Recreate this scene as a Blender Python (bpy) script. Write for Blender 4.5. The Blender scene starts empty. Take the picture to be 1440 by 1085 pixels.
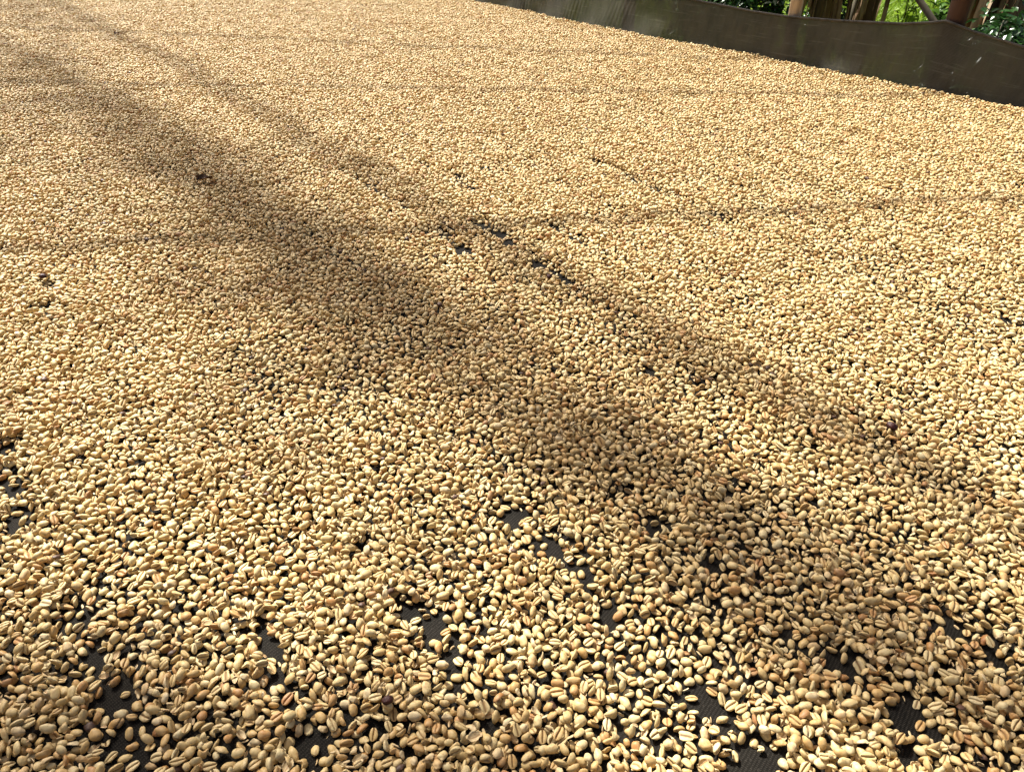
import bpy, bmesh, math, random
import numpy as np
from mathutils import Vector, Matrix, Euler

SC = bpy.context.scene
COL = SC.collection
random.seed(7)
rng = np.random.default_rng(11)

# ------------------------------------------------------------------ camera, sky, sun, exposure
BED = 0.85                      # height of the drying bed above the ground
HC = 0.56                       # camera height above the bed
PITCH = math.radians(35.1)
FPX = 1040.0                    # focal length in photo pixels (photo is 1440 wide)
cam_d = bpy.data.cameras.new('camera')
cam_d.sensor_width = 36.0
cam_d.lens = 36.0 * FPX / 1440.0
cam_d.clip_start = 0.02
cam_d.clip_end = 1000.0
cam = bpy.data.objects.new('camera', cam_d)
COL.objects.link(cam)
cam.location = (0, 0, BED + HC)
cam.rotation_euler = (math.pi / 2 - PITCH, 0, 0)
SC.camera = cam

SUN_AZ = math.radians(37.0)     # left of the view direction
SUN_EL = math.radians(50.0)
SUN = Vector((-math.sin(SUN_AZ) * math.cos(SUN_EL), math.cos(SUN_AZ) * math.cos(SUN_EL), math.sin(SUN_EL)))
world = bpy.data.worlds.new('World')
SC.world = world
world.use_nodes = True
wn = world.node_tree
sky = wn.nodes.new('ShaderNodeTexSky')
sky.sky_type = 'NISHITA'
sky.sun_disc = False
sky.sun_elevation = SUN_EL
sky.sun_rotation = -SUN_AZ
sky.air_density = 0.6
sky.dust_density = 8.0
sky.ozone_density = 0.2
bg = wn.nodes['Background']
bg.inputs['Strength'].default_value = 0.055
wn.links.new(sky.outputs[0], bg.inputs['Color'])
sun_d = bpy.data.lights.new('sun', 'SUN')
sun_d.energy = 5.0
sun_d.angle = math.radians(0.53)
sun_d.color = (1.0, 0.97, 0.90)
sun = bpy.data.objects.new('sun', sun_d)
COL.objects.link(sun)
sun.rotation_euler = (-SUN).to_track_quat('-Z', 'Y').to_euler()
sun.location = SUN * 20
SC.view_settings.view_transform = 'Standard'
SC.view_settings.look = 'None'
SC.view_settings.exposure = 1.22
SC.view_settings.gamma = 1.0
SC.view_settings.use_curve_mapping = False

# ------------------------------------------------------------------ geometry of the place
CP, SP = math.cos(PITCH), math.sin(PITCH)
def ray(x, y):
    X = (x - 720.0) / FPX
    Y = (542.5 - y) / FPX
    return Vector((X, CP + Y * SP, -SP + Y * CP))
def on_bed(x, y, z=0.0):
    """point of the plane z above the bed under photo pixel x, y"""
    r = ray(x, y)
    t = (z - HC) / r.z
    return Vector((r.x * t, r.y * t, BED + z))
D = Vector((-0.632, 0.775, 0)).normalized()    # along the bed
N = Vector((D.y, -D.x, 0))                     # across the bed, to its far side
NF = 2.42                                      # far edge
NN = -0.36                                     # near edge
def bed(u, n, z=0.0):
    p = D * u + N * n
    return Vector((p.x, p.y, BED + z))

# ------------------------------------------------------------------ helpers
def tag(o, label=None, cat=None, group=None, kind=None):
    if label: o['label'] = label
    if cat: o['category'] = cat
    if group: o['group'] = group
    if kind: o['kind'] = kind
    return o
def obj(name, data, mat=None, parent=None, loc=None):
    o = bpy.data.objects.new(name, data)
    COL.objects.link(o)
    if mat is not None and data is not None:
        data.materials.clear(); data.materials.append(mat)
    if parent: o.parent = parent
    if loc is not None: o.location = loc
    return o
def empty(name, loc):
    o = bpy.data.objects.new(name, None)
    COL.objects.link(o); o.location = loc; o.empty_display_size = 0.1
    return o
def mesh(name, v, f, smooth=True):
    m = bpy.data.meshes.new(name)
    m.from_pydata([tuple(p) for p in v], [], f)
    if smooth: m.polygons.foreach_set('use_smooth', [True] * len(m.polygons))
    m.update()
    return m
class MB:
    def __init__(self): self.v = []; self.f = []
    def tube(self, pts, rad, seg=10, cap=True, wob=0.0, rnd=random):
        pts = [Vector(p) for p in pts]; b0 = len(self.v); n = len(pts)
        ref = Vector((0.31, 0.17, 0.93))
        for i, p in enumerate(pts):
            t = (pts[min(i + 1, n - 1)] - pts[max(i - 1, 0)]).normalized()
            a = t.cross(ref)
            if a.length < 1e-3: a = t.cross(Vector((1, 0, 0)))
            a.normalize(); b = t.cross(a)
            r = rad[i] if isinstance(rad, (list, tuple)) else rad
            for k in range(seg):
                an = 2 * math.pi * k / seg
                rr = r * (1 + wob * rnd.uniform(-1, 1))
                self.v.append(p + a * math.cos(an) * rr + b * math.sin(an) * rr)
        for i in range(n - 1):
            for k in range(seg):
                k2 = (k + 1) % seg
                self.f.append((b0 + i * seg + k, b0 + i * seg + k2, b0 + (i + 1) * seg + k2, b0 + (i + 1) * seg + k))
        if cap:
            self.f.append(tuple(b0 + k for k in range(seg))[::-1])
            self.f.append(tuple(b0 + (n - 1) * seg + k for k in range(seg)))
    def grid(self, rows):
        b0 = len(self.v); w = len(rows[0])
        for r in rows: self.v += [Vector(p) for p in r]
        for i in range(len(rows) - 1):
            for j in range(w - 1):
                a = b0 + i * w + j
                self.f.append((a, a + 1, a + w + 1, a + w))
    def mesh(self, name, smooth=True): return mesh(name, self.v, self.f, smooth)

# ------------------------------------------------------------------ materials
def mat(name):
    m = bpy.data.materials.new(name); m.use_nodes = True
    nt = m.node_tree; nt.nodes.clear()
    out = nt.nodes.new('ShaderNodeOutputMaterial')
    p = nt.nodes.new('ShaderNodeBsdfPrincipled')
    nt.links.new(p.outputs[0], out.inputs[0])
    return m, nt, p, out
def node(nt, t, **kw):
    n = nt.nodes.new(t)
    for k, v in kw.items(): setattr(n, k, v)
    return n
def ramp(nt, fac, stops, mode='LINEAR'):
    r = node(nt, 'ShaderNodeValToRGB'); r.color_ramp.interpolation = mode
    e = r.color_ramp.elements
    while len(e) > 1: e.remove(e[-1])
    e[0].position = stops[0][0]; e[0].color = (*stops[0][1], 1)
    for pos, c in stops[1:]:
        x = e.new(pos); x.color = (*c, 1)
    if fac is not None: nt.links.new(fac, r.inputs[0])
    return r
def mixc(nt, fac, a, b, mode='MIX'):
    m = node(nt, 'ShaderNodeMix', data_type='RGBA', blend_type=mode)
    for s, v in ((m.inputs['Factor'], fac), (m.inputs['A'], a), (m.inputs['B'], b)):
        if isinstance(v, (float, int)): s.default_value = v
        elif isinstance(v, tuple): s.default_value = (*v, 1)
        else: nt.links.new(v, s)
    return m.outputs['Result']
def math_n(nt, op, a, b=None, clamp=False):
    m = node(nt, 'ShaderNodeMath', operation=op, use_clamp=clamp)
    for i, v in enumerate((a, b)):
        if v is None: continue
        if isinstance(v, (int, float)): m.inputs[i].default_value = v
        else: nt.links.new(v, m.inputs[i])
    return m.outputs[0]
def noise_n(nt, vec, scale, detail=3, rough=0.5, off=None):
    n = node(nt, 'ShaderNodeTexNoise'); n.inputs['Scale'].default_value = scale
    n.inputs['Detail'].default_value = detail; n.inputs['Roughness'].default_value = rough
    if off is not None:
        a = node(nt, 'ShaderNodeVectorMath', operation='ADD')
        nt.links.new(vec, a.inputs[0]); nt.links.new(off, a.inputs[1]); vec = a.outputs[0]
    if vec is not None: nt.links.new(vec, n.inputs['Vector'])
    return n.outputs[0]

def bean_material(name, stops, seam_col, mottle, rough=0.5, pale=0.28):
    m, nt, p, out = mat(name)
    at = node(nt, 'ShaderNodeAttribute', attribute_name='tint', attribute_type='INSTANCER')
    oi = node(nt, 'ShaderNodeObjectInfo')
    tc = node(nt, 'ShaderNodeTexCoord')
    off = node(nt, 'ShaderNodeVectorMath', operation='SCALE')
    off.inputs[0].default_value = (1, 0.73, 0.41)
    nt.links.new(math_n(nt, 'MULTIPLY', at.outputs['Fac'], 37.0), off.inputs['Scale'])
    base = ramp(nt, at.outputs['Fac'], stops).outputs[0]
    n1 = noise_n(nt, tc.outputs['Object'], 330, 3, 0.6, off.outputs[0])
    f1 = ramp(nt, n1, [(0.50, (0, 0, 0)), (0.72, (1, 1, 1))]).outputs[0]
    c = mixc(nt, math_n(nt, 'MULTIPLY', f1, mottle), base, (0.33, 0.15, 0.045))
    n2 = noise_n(nt, tc.outputs['Object'], 190, 2, 0.5, off.outputs[0])
    f2 = ramp(nt, n2, [(0.35, (0.0, 0.0, 0.0)), (0.65, (1, 1, 1))]).outputs[0]
    c = mixc(nt, math_n(nt, 'MULTIPLY', f2, pale), c, (0.68, 0.54, 0.30))
    sm = node(nt, 'ShaderNodeAttribute', attribute_name='seam', attribute_type='GEOMETRY')
    c = mixc(nt, math_n(nt, 'MULTIPLY', sm.outputs['Fac'], 0.85), c, seam_col)
    nt.links.new(c, p.inputs['Base Color'])
    p.inputs['Roughness'].default_value = rough
    p.inputs['Specular IOR Level'].default_value = 0.35
    bp = node(nt, 'ShaderNodeBump'); bp.inputs['Strength'].default_value = 0.25
    bp.inputs['Distance'].default_value = 0.0006
    nt.links.new(noise_n(nt, tc.outputs['Object'], 520, 3, 0.6, off.outputs[0]), bp.inputs['Height'])
    nt.links.new(bp.outputs[0], p.inputs['Normal'])
    return m
M = {}
PARCH = [(0.0, (0.605, 0.51, 0.285)), (0.22, (0.585, 0.455, 0.215)), (0.50, (0.53, 0.375, 0.152)),
         (0.72, (0.485, 0.30, 0.105)), (0.88, (0.40, 0.20, 0.06)), (1.0, (0.25, 0.10, 0.035))]
M['bean'] = bean_material('parchment', PARCH, (0.17, 0.08, 0.03), 0.66)
M['husk'] = bean_material('husk', [(0.0, (0.66, 0.54, 0.32)), (1.0, (0.48, 0.31, 0.13))], (0.30, 0.15, 0.06), 0.45, 0.55)
M['darkbean'] = bean_material('dark_bean', [(0.0, (0.10, 0.05, 0.03)), (1.0, (0.045, 0.025, 0.02))], (0.02, 0.01, 0.01), 0.2, 0.5, 0.03)

def net_material(name, col, col2, porosity, size):
    """woven shade net: fine crossing tapes, a little open"""
    m, nt, p, out = mat(name)
    tc = node(nt, 'ShaderNodeTexCoord')
    mp = node(nt, 'ShaderNodeMapping'); mp.inputs['Rotation'].default_value = (0, 0, math.atan2(D.y, D.x))
    nt.links.new(tc.outputs['UV'], mp.inputs[0]) if porosity else nt.links.new(tc.outputs['Object'], mp.inputs[0])
    if porosity: mp.inputs['Rotation'].default_value = (0, 0, 0)
    hs = []
    for d in ('X', 'Y'):
        w = node(nt, 'ShaderNodeTexWave', wave_type='BANDS', bands_direction=d)
        w.inputs['Scale'].default_value = 0.314 / size * (1.0 if d == 'X' else 0.6)
        w.inputs['Distortion'].default_value = 1.2; w.inputs['Detail'].default_value = 1.0
        w.inputs['Detail Scale'].default_value = 2.0
        nt.links.new(mp.outputs[0], w.inputs['Vector']); hs.append(w.outputs['Fac'])
    h = math_n(nt, 'MULTIPLY', hs[0], hs[1])
    spk = ramp(nt, noise_n(nt, tc.outputs['Object'], 420, 2, 0.6), [(0.56, (0, 0, 0)), (0.70, (1, 1, 1))]).outputs[0]
    dust = ramp(nt, noise_n(nt, tc.outputs['Object'], 9, 4, 0.6), [(0.3, (0, 0, 0)), (0.75, (1, 1, 1))]).outputs[0]
    c = mixc(nt, h, col, col2)
    c = mixc(nt, math_n(nt, 'MULTIPLY', dust, 0.35), c, (col2[0] * 1.6, col2[1] * 1.5, col2[2] * 1.3))
    c = mixc(nt, math_n(nt, 'MULTIPLY', spk, 0.12), c, (0.14, 0.12, 0.10))
    nt.links.new(c, p.inputs['Base Color'])
    p.inputs['Roughness'].default_value = 0.8
    p.inputs['Specular IOR Level'].default_value = 0.08
    bp = node(nt, 'ShaderNodeBump'); bp.inputs['Strength'].default_value = 0.6; bp.inputs['Distance'].default_value = 0.0008
    hh = math_n(nt, 'ADD', h, math_n(nt, 'MULTIPLY', noise_n(nt, tc.outputs['Object'], 60, 4, 0.7), 1.2))
    nt.links.new(hh, bp.inputs['Height']); nt.links.new(bp.outputs[0], p.inputs['Normal'])
    if porosity:
        w2 = node(nt, 'ShaderNodeMapping'); w2.inputs['Scale'].default_value = (1, 0.16, 1); w2.inputs['Rotation'].default_value = (0, 0, 0.22)
        nt.links.new(tc.outputs['UV'], w2.inputs[0])
        wr = noise_n(nt, w2.outputs[0], 75, 5, 0.72)
        b2 = node(nt, 'ShaderNodeBump'); b2.inputs['Strength'].default_value = 0.35; b2.inputs['Distance'].default_value = 0.006
        nt.links.new(wr, b2.inputs['Height']); nt.links.new(bp.outputs[0], b2.inputs['Normal']); nt.links.new(b2.outputs[0], p.inputs['Normal'])
        w3 = ramp(nt, noise_n(nt, w2.outputs[0], 38, 5, 0.7), [(0.35, (0, 0, 0)), (0.75, (1, 1, 1))]).outputs[0]
        c = mixc(nt, math_n(nt, 'MULTIPLY', w3, 0.40), c, (0.14, 0.13, 0.112))
        for rot, sc2, st_ in ((1.25, 34, 0.10), (-0.05, 26, 0.07)):       # chafed streaks and fold lines
            w4 = node(nt, 'ShaderNodeMapping'); w4.inputs['Rotation'].default_value = (0, 0, rot); w4.inputs['Scale'].default_value = (st_, 1, 1)
            nt.links.new(tc.outputs['UV'], w4.inputs[0])
            f4 = ramp(nt, noise_n(nt, w4.outputs[0], sc2 * 3, 3, 0.6), [(0.60, (0, 0, 0)), (0.72, (1, 1, 1))]).outputs[0]
            c = mixc(nt, math_n(nt, 'MULTIPLY', f4, 0.45), c, (0.20, 0.185, 0.155))
        nt.links.new(c, p.inputs['Base Color'])
        net_c = c; net_n = b2.outputs[0]
    if porosity:
        tr = node(nt, 'ShaderNodeBsdfTransparent'); mx = node(nt, 'ShaderNodeMixShader')
        mx.inputs[0].default_value = porosity
        tl = node(nt, 'ShaderNodeBsdfTranslucent'); tl.inputs[0].default_value = (0.15, 0.132, 0.104, 1)
        nt.links.new(mixc(nt, 1.0, net_c, (1.75, 1.6, 1.4), 'MULTIPLY'), tl.inputs[0]); nt.links.new(net_n, tl.inputs['Normal'])
        ad = node(nt, 'ShaderNodeMixShader'); ad.inputs[0].default_value = 0.5
        nt.links.new(p.outputs[0], ad.inputs[1]); nt.links.new(tl.outputs[0], ad.inputs[2])
        nt.links.new(ad.outputs[0], mx.inputs[1]); nt.links.new(tr.outputs[0], mx.inputs[2])
        nt.links.new(mx.outputs[0], out.inputs[0])
    return m
M['net_floor'] = net_material('black_net', (0.003, 0.0028, 0.0025), (0.025, 0.0225, 0.019), 0.0, 0.0017)
M['net_side'] = net_material('side_net', (0.050, 0.047, 0.041), (0.135, 0.126, 0.110), 0.05, 0.0022)

def simple(name, stops, scale, rough=0.7, bump=0.3, bdist=0.01, stretch=(1, 1, 1), spec=0.3, transl=0.0, detail=4):
    m, nt, p, out = mat(name)
    tc = node(nt, 'ShaderNodeTexCoord'); mp = node(nt, 'ShaderNodeMapping')
    mp.inputs['Scale'].default_value = stretch
    nt.links.new(tc.outputs['Object'], mp.inputs[0])
    n = noise_n(nt, mp.outputs[0], scale, detail, 0.62)
    c = ramp(nt, n, stops).outputs[0]
    nt.links.new(c, p.inputs['Base Color'])
    p.inputs['Roughness'].default_value = rough; p.inputs['Specular IOR Level'].default_value = spec
    if bump:
        bp = node(nt, 'ShaderNodeBump'); bp.inputs['Strength'].default_value = bump; bp.inputs['Distance'].default_value = bdist
        nt.links.new(n, bp.inputs['Height']); nt.links.new(bp.outputs[0], p.inputs['Normal'])
    if transl:
        t = node(nt, 'ShaderNodeBsdfTranslucent'); mx = node(nt, 'ShaderNodeMixShader'); mx.inputs[0].default_value = transl
        nt.links.new(c, t.inputs[0])
        nt.links.new(p.outputs[0], mx.inputs[1]); nt.links.new(t.outputs[0], mx.inputs[2])
        nt.links.new(mx.outputs[0], out.inputs[0])
    return m
M['wood_dark'] = simple('dark_wood', [(0.3, (0.030, 0.016, 0.010)), (0.55, (0.068, 0.034, 0.021)), (0.75, (0.11, 0.062, 0.038))], 14, 0.75, 0.5, 0.006, (1, 1, 0.12))
M['wood_tan'] = simple('tan_wood', [(0.3, (0.22, 0.14, 0.08)), (0.48, (0.46, 0.34, 0.22)), (0.7, (0.64, 0.53, 0.39))], 22, 0.7, 0.4, 0.004, (1, 1, 0.10))
M['wood_grey'] = simple('grey_wood', [(0.3, (0.06, 0.05, 0.03)), (0.7, (0.14, 0.12, 0.08))], 18, 0.75, 0.4, 0.004, (1, 1, 0.2))
M['bamboo'] = simple('bamboo', [(0.3, (0.22, 0.16, 0.08)), (0.7, (0.36, 0.27, 0.14))], 12, 0.6, 0.3, 0.004, (1, 1, 0.2))
M['hem'] = simple('hem', [(0.3, (0.030, 0.027, 0.022)), (0.7, (0.09, 0.082, 0.07))], 40, 0.6, 0.4, 0.002)
M['soil'] = simple('soil', [(0.3, (0.05, 0.035, 0.02)), (0.5, (0.07, 0.065, 0.025)), (0.7, (0.07, 0.10, 0.025))], 1.7, 0.95, 0.5, 0.05)
M['grass'] = simple('grass_blades', [(0.25, (0.09, 0.19, 0.015)), (0.5, (0.22, 0.34, 0.03)), (0.75, (0.36, 0.44, 0.06))], 2.2, 0.5, 0, 0, transl=0.35)
M['leaf_dark'] = simple('shrub_leaf', [(0.3, (0.012, 0.045, 0.010)), (0.6, (0.03, 0.085, 0.018)), (0.8, (0.06, 0.13, 0.025))], 5, 0.28, 0, 0, spec=0.6, transl=0.15)
M['leaf_banana'] = simple('banana_leaf', [(0.3, (0.04, 0.11, 0.015)), (0.7, (0.10, 0.20, 0.03))], 3, 0.4, 0, 0, transl=0.25)
M['dry_leaf'] = simple('dry_leaf', [(0.25, (0.05, 0.026, 0.013)), (0.45, (0.17, 0.10, 0.05)), (0.62, (0.40, 0.29, 0.18)), (0.78, (0.62, 0.53, 0.40))], 9, 0.75, 0.3, 0.004, (1, 1, 0.25))
M['pseudostem'] = simple('pseudostem', [(0.25, (0.025, 0.014, 0.008)), (0.45, (0.075, 0.04, 0.018)), (0.62, (0.16, 0.11, 0.045)), (0.8, (0.30, 0.22, 0.12))], 7, 0.6, 0.5, 0.01, (1, 1, 0.15))

# ------------------------------------------------------------------ ground
g = MB(); g.grid([[(-300 + 60 * i, -300 + 60 * j, 0) for i in range(11)] for j in range(11)])
tag(obj('ground', g.mesh('ground'), M['soil']), kind='structure')

# ------------------------------------------------------------------ drying bed
drying_bed = empty('drying_bed', (0, 0, 0))
tag(drying_bed, 'raised drying bed of black woven net with an upturned net side', 'drying bed')
U0, U1 = -2.2, 8.5
m = MB(); m.grid([[bed(U0 + (U1 - U0) * i / 40, NN + (NF + 0.03 - NN) * j / 12) for j in range(13)] for i in range(41)])
obj('net_floor', m.mesh('net_floor'), M['net_floor'], drying_bed)

BOT = [(634.6, 0), (731, 18), (830, 42), (874, 51), (955, 63), (1040, 79), (1093, 92), (1175, 109), (1224, 118), (1271, 127), (1329, 140), (1440, 160)]
TOP = [(967, 0), (1020, 10), (1060, 18), (1107, 25), (1180, 31), (1268, 35.5), (1312, 33.5), (1329, 31.5), (1337, 34), (1370, 47), (1440, 68.5)]
def on_fence(x, y, n=NF + 0.035):
    r = ray(x, y); o = Vector((0, 0, HC)); k = n / (r.dot(N))
    p = r * k
    return p.dot(D), p.z + HC
bu, bn, tu, tz = [], [], [], []
for x, y in BOT:
    p = on_bed(x, y); bu.append(p.dot(D)); bn.append(p.dot(N))
for x, y in TOP:
    u, z = on_fence(x, y); tu.append(u); tz.append(z)
order = np.argsort(bu); bu = list(np.array(bu)[order]); bn = list(np.array(bn)[order])
order = np.argsort(tu); tu = list(np.array(tu)[order]); tz = list(np.array(tz)[order])
print('bottom u,n', [(round(a, 2), round(b, 3)) for a, b in zip(bu, bn)])
print('top u,z', [(round(a, 2), round(b, 3)) for a, b in zip(tu, tz)])
zm = float(np.mean(tz))
fit = np.polyfit(bu, bn, 1); bn = [float(np.polyval(fit, a_) + 0.45 * (b_ - np.polyval(fit, a_))) for a_, b_ in zip(bu, bn)]
tu = [tu[0] - 1.6, tu[0] - 0.9] + tu + [tu[-1] + 0.6, tu[-1] + 1.2, tu[-1] + 1.8, U1 + 1]
tz = [zm, zm - 0.02] + tz + [zm - 0.01, zm + 0.012, zm - 0.01, zm]
def fence_n(u):   # foot of the upturned side
    return float(np.interp(u, bu, bn))
def fence_z(u): return float(np.interp(u, tu, tz))
NU, NZ = 560, 16
rn = random.Random(5)
ph = [(rn.uniform(5, 40), rn.uniform(0, 6.28), rn.uniform(0.2, 1)) for _ in range(14)]
def side_pt(u, t):
    zt = fence_z(u)
    bulge = sum(a * math.sin(k * u + p + 1.6 * t * math.sin(0.7 * k)) / k for k, p, a in ph) * 0.010
    bulge += 0.0016 * math.sin(300 * u + 5 * math.sin(2.1 * u) + 9 * t) * (0.5 + 0.5 * math.sin(17 * u + 4 * t + 2 * math.sin(5 * u))) + 0.0022 * math.sin(96 * u + 7 * math.sin(1.3 * u) - 5 * t)
    n0 = fence_n(u) + 0.0
    n1 = NF + 0.035
    s = t ** 0.9
    n = n0 + (n1 - n0) * s + bulge * (0.25 + t) * (1.15 - t) + 0.006 * math.sin(23 * u + 3 * t) * (1 - t)
    return bed(u, n, 0.001 + zt * t)
rows = []
US = np.concatenate([np.linspace(U0, 0.0, 60, endpoint=False), np.linspace(0.0, 4.6, 1150, endpoint=False), np.linspace(4.6, U1, 110)])
for u in US: rows.append([side_pt(u, j / NZ) for j in range(NZ + 1)])
m = MB(); m.grid(rows); me = m.mesh('net_side')
uv = me.uv_layers.new(name='uv')
cl = np.array([[u, j / NZ * 0.2] for u in US for j in range(NZ + 1)])
vi = np.zeros(len(me.loops), int); me.loops.foreach_get('vertex_index', vi)
uv.data.foreach_set('uv', cl[vi].ravel())
obj('net_side', me, M['net_side'], drying_bed)
print('fence', [round(v, 3) for v in bn], [round(v, 3) for v in tz])
m = MB(); m.tube([side_pt(u, 1.0) + Vector((0, 0, 0.002)) for u in US], 0.0042, 6)
obj('hem', m.mesh('hem'), M['hem'], drying_bed)
for n in (NN + 0.03, 1.03, NF + 0.0):
    m = MB(); m.tube([bed(U0, n, -0.042), bed(U1, n, -0.042)], 0.04, 8); obj('rail', m.mesh('rail'), M['wood_grey'], drying_bed)
    for u in np.arange(U0 + 0.3, U1, 1.7):
        m = MB(); m.tube([bed(u, n, -0.07), bed(u, n, -BED - 0.1)], 0.04, 8); obj('leg', m.mesh('leg'), M['wood_grey'], drying_bed)

# ------------------------------------------------------------------ coffee beans: shapes
def bean_surface(th, ph_, P):
    """lengthwise angle th (0..pi), around angle ph; metres"""
    ct, st = np.cos(th), np.sin(th)
    s = np.abs(st) ** P.get('blunt', 0.88)
    x = P['a'] * ct
    cy, sz = np.cos(ph_), np.sin(ph_)
    wdt = 1 + P.get('asym', 0) * ct
    y = P['b'] * s * cy * wdt
    top = sz >= 0
    if P.get('shell'):
        z = np.where(top, P['c'] * s * np.abs(sz), P['c'] * s * np.abs(sz) * 0.72)
    else:
        z = np.where(top, P['c'] * s * np.abs(sz) ** 1.12, -P['flat'] * P['c'] * s * np.abs(sz) ** 0.7)
    yg = y - P.get('sw', 0) * P['b'] * np.sin(2.4 * ct + P.get('sp', 0)) * s
    gr = np.where(top, 0.0, np.exp(-(yg / P['gw']) ** 2)) * np.clip(st * 1.8 - 0.15, 0, 1)
    if not P.get('shell'): z = z + P['g'] * gr
    sd = P['seed']
    nz = 0
    for k in range(5):
        r = np.random.default_rng(sd * 17 + k)
        w = r.uniform(-1, 1, 3) * (1.3 + 0.6 * k) ; p0 = r.uniform(0, 6.28)
        nz = nz + np.sin(w[0] * x * 600 + w[1] * y * 700 + w[2] * z * 800 + p0) / (1 + 0.5 * k)
    hf = 0
    for k in range(4):
        r = np.random.default_rng(sd * 31 + k); w = r.uniform(-1, 1, 3) * 2.6; p0 = r.uniform(0, 6.28)
        hf = hf + np.sin(w[0] * x * 700 + w[1] * y * 900 + w[2] * z * 900 + p0)
    q = 1 + 1.3 * P.get('lump', 0.03) * nz + 0.012 * hf
    x, y, z = x * q, y * q, z * q
    z = z + P.get('bend', 0) * (x / P['a']) ** 2 * P['c']
    y = y + P.get('curve', 0) * (x / P['a']) ** 2 * P['b']
    if 'cut' in P:
        lim = P['cut'] * P['a'] + 0.18 * P['a'] * np.sin(y * 900 + sd) + 0.1 * P['a'] * np.sin(z * 1300)
        x = np.minimum(x, lim)
    return np.stack([x, y, z], -1), gr
mmm = 0.001
VAR = []
def V(w, mat_='bean', **k):
    d = dict(a=5.3, b=4.0, c=3.4, flat=0.28, g=1.9, gw=0.50, seed=len(VAR) + 1); d.update(k)
    for q in ('a', 'b', 'c', 'g', 'gw'): d[q] *= mmm
    d['w'] = w; d['mat'] = mat_; VAR.append(d)
V(13)
V(12, a=5.6, b=3.9, c=3.5, asym=0.10, sw=0.10, lump=0.035)
V(11, a=5.0, b=4.15, c=3.6, asym=-0.08, sw=0.12, sp=1.0)
V(10, a=5.9, b=3.8, c=3.3, bend=0.10, sw=0.08)
V(9, a=5.2, b=3.7, c=3.2, bend=-0.10, lump=0.045, asym=0.06)
V(8, a=4.8, b=3.8, c=3.7, lump=0.05, sw=0.15, sp=2.0, gw=0.8)
V(7, a=6.1, b=3.6, c=3.2, curve=0.16, lump=0.04)
V(6, a=5.5, b=4.2, c=2.9, flat=0.2, lump=0.06, g=1.2, gw=0.9)
V(5, a=4.6, b=3.6, c=3.0, flat=0.85, g=0.7, gw=0.4, blunt=0.95)            # peaberry
V(5, a=5.2, b=3.4, c=2.9, flat=0.7, g=0.6, lump=0.06)
V(5, a=5.3, b=3.9, c=3.4, cut=0.12, lump=0.05)                             # broken
V(3, a=5.0, b=3.6, c=3.0, cut=-0.15, lump=0.06)
V(5, 'husk', a=5.4, b=3.9, c=3.0, shell=1, lump=0.08, curve=0.1)          # hollow shell
V(4, 'husk', a=4.8, b=2.6, c=2.0, shell=1, lump=0.10, cut=0.3)
V(6, 'husk', a=3.0, b=1.5, c=1.0, shell=1, lump=0.12, bend=0.5)
V(0.28, 'darkbean', a=5.0, b=3.8, c=3.2, lump=0.08)
V(0.14, 'darkbean', a=4.6, b=4.0, c=3.2, flat=0.9, g=0.3, lump=0.10)
yb = [0.9, 0.65, 0.42, 0.25, 0.13, 0.05, -0.05, -0.13, -0.25, -0.42, -0.65, -0.9]
PH = list(np.linspace(0, math.pi, 10)) + [2 * math.pi - math.acos(q) for q in reversed(yb)]
TH = np.linspace(0, math.pi, 14)[1:-1]
def bean_mesh(i, P):
    tt, pp = np.meshgrid(TH, PH, indexing='ij')
    pts, gr = bean_surface(tt, pp, P)
    e0, _ = bean_surface(np.array([0.0]), np.array([0.5]), P); e1, _ = bean_surface(np.array([math.pi]), np.array([0.5]), P)
    v = np.concatenate([pts.reshape(-1, 3), e0, e1]); W = len(PH); R = len(TH); f = []
    for a in range(R - 1):
        for b in range(W):
            b2 = (b + 1) % W
            f.append((a * W + b, (a + 1) * W + b, (a + 1) * W + b2, a * W + b2))
    for b in range(W):
        b2 = (b + 1) % W
        f.append((R * W, b, b2)); f.append((R * W + 1, (R - 1) * W + b2, (R - 1) * W + b))
    me = mesh('coffee_bean', v, f)
    at = me.attributes.new('seam', 'FLOAT', 'POINT')
    at.data.foreach_set('value', np.concatenate([gr.ravel(), [0, 0]]).astype(np.float32))
    me.materials.append(M[P['mat']])
    return me
BEAN = [bean_mesh(i, P) for i, P in enumerate(VAR)]

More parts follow.
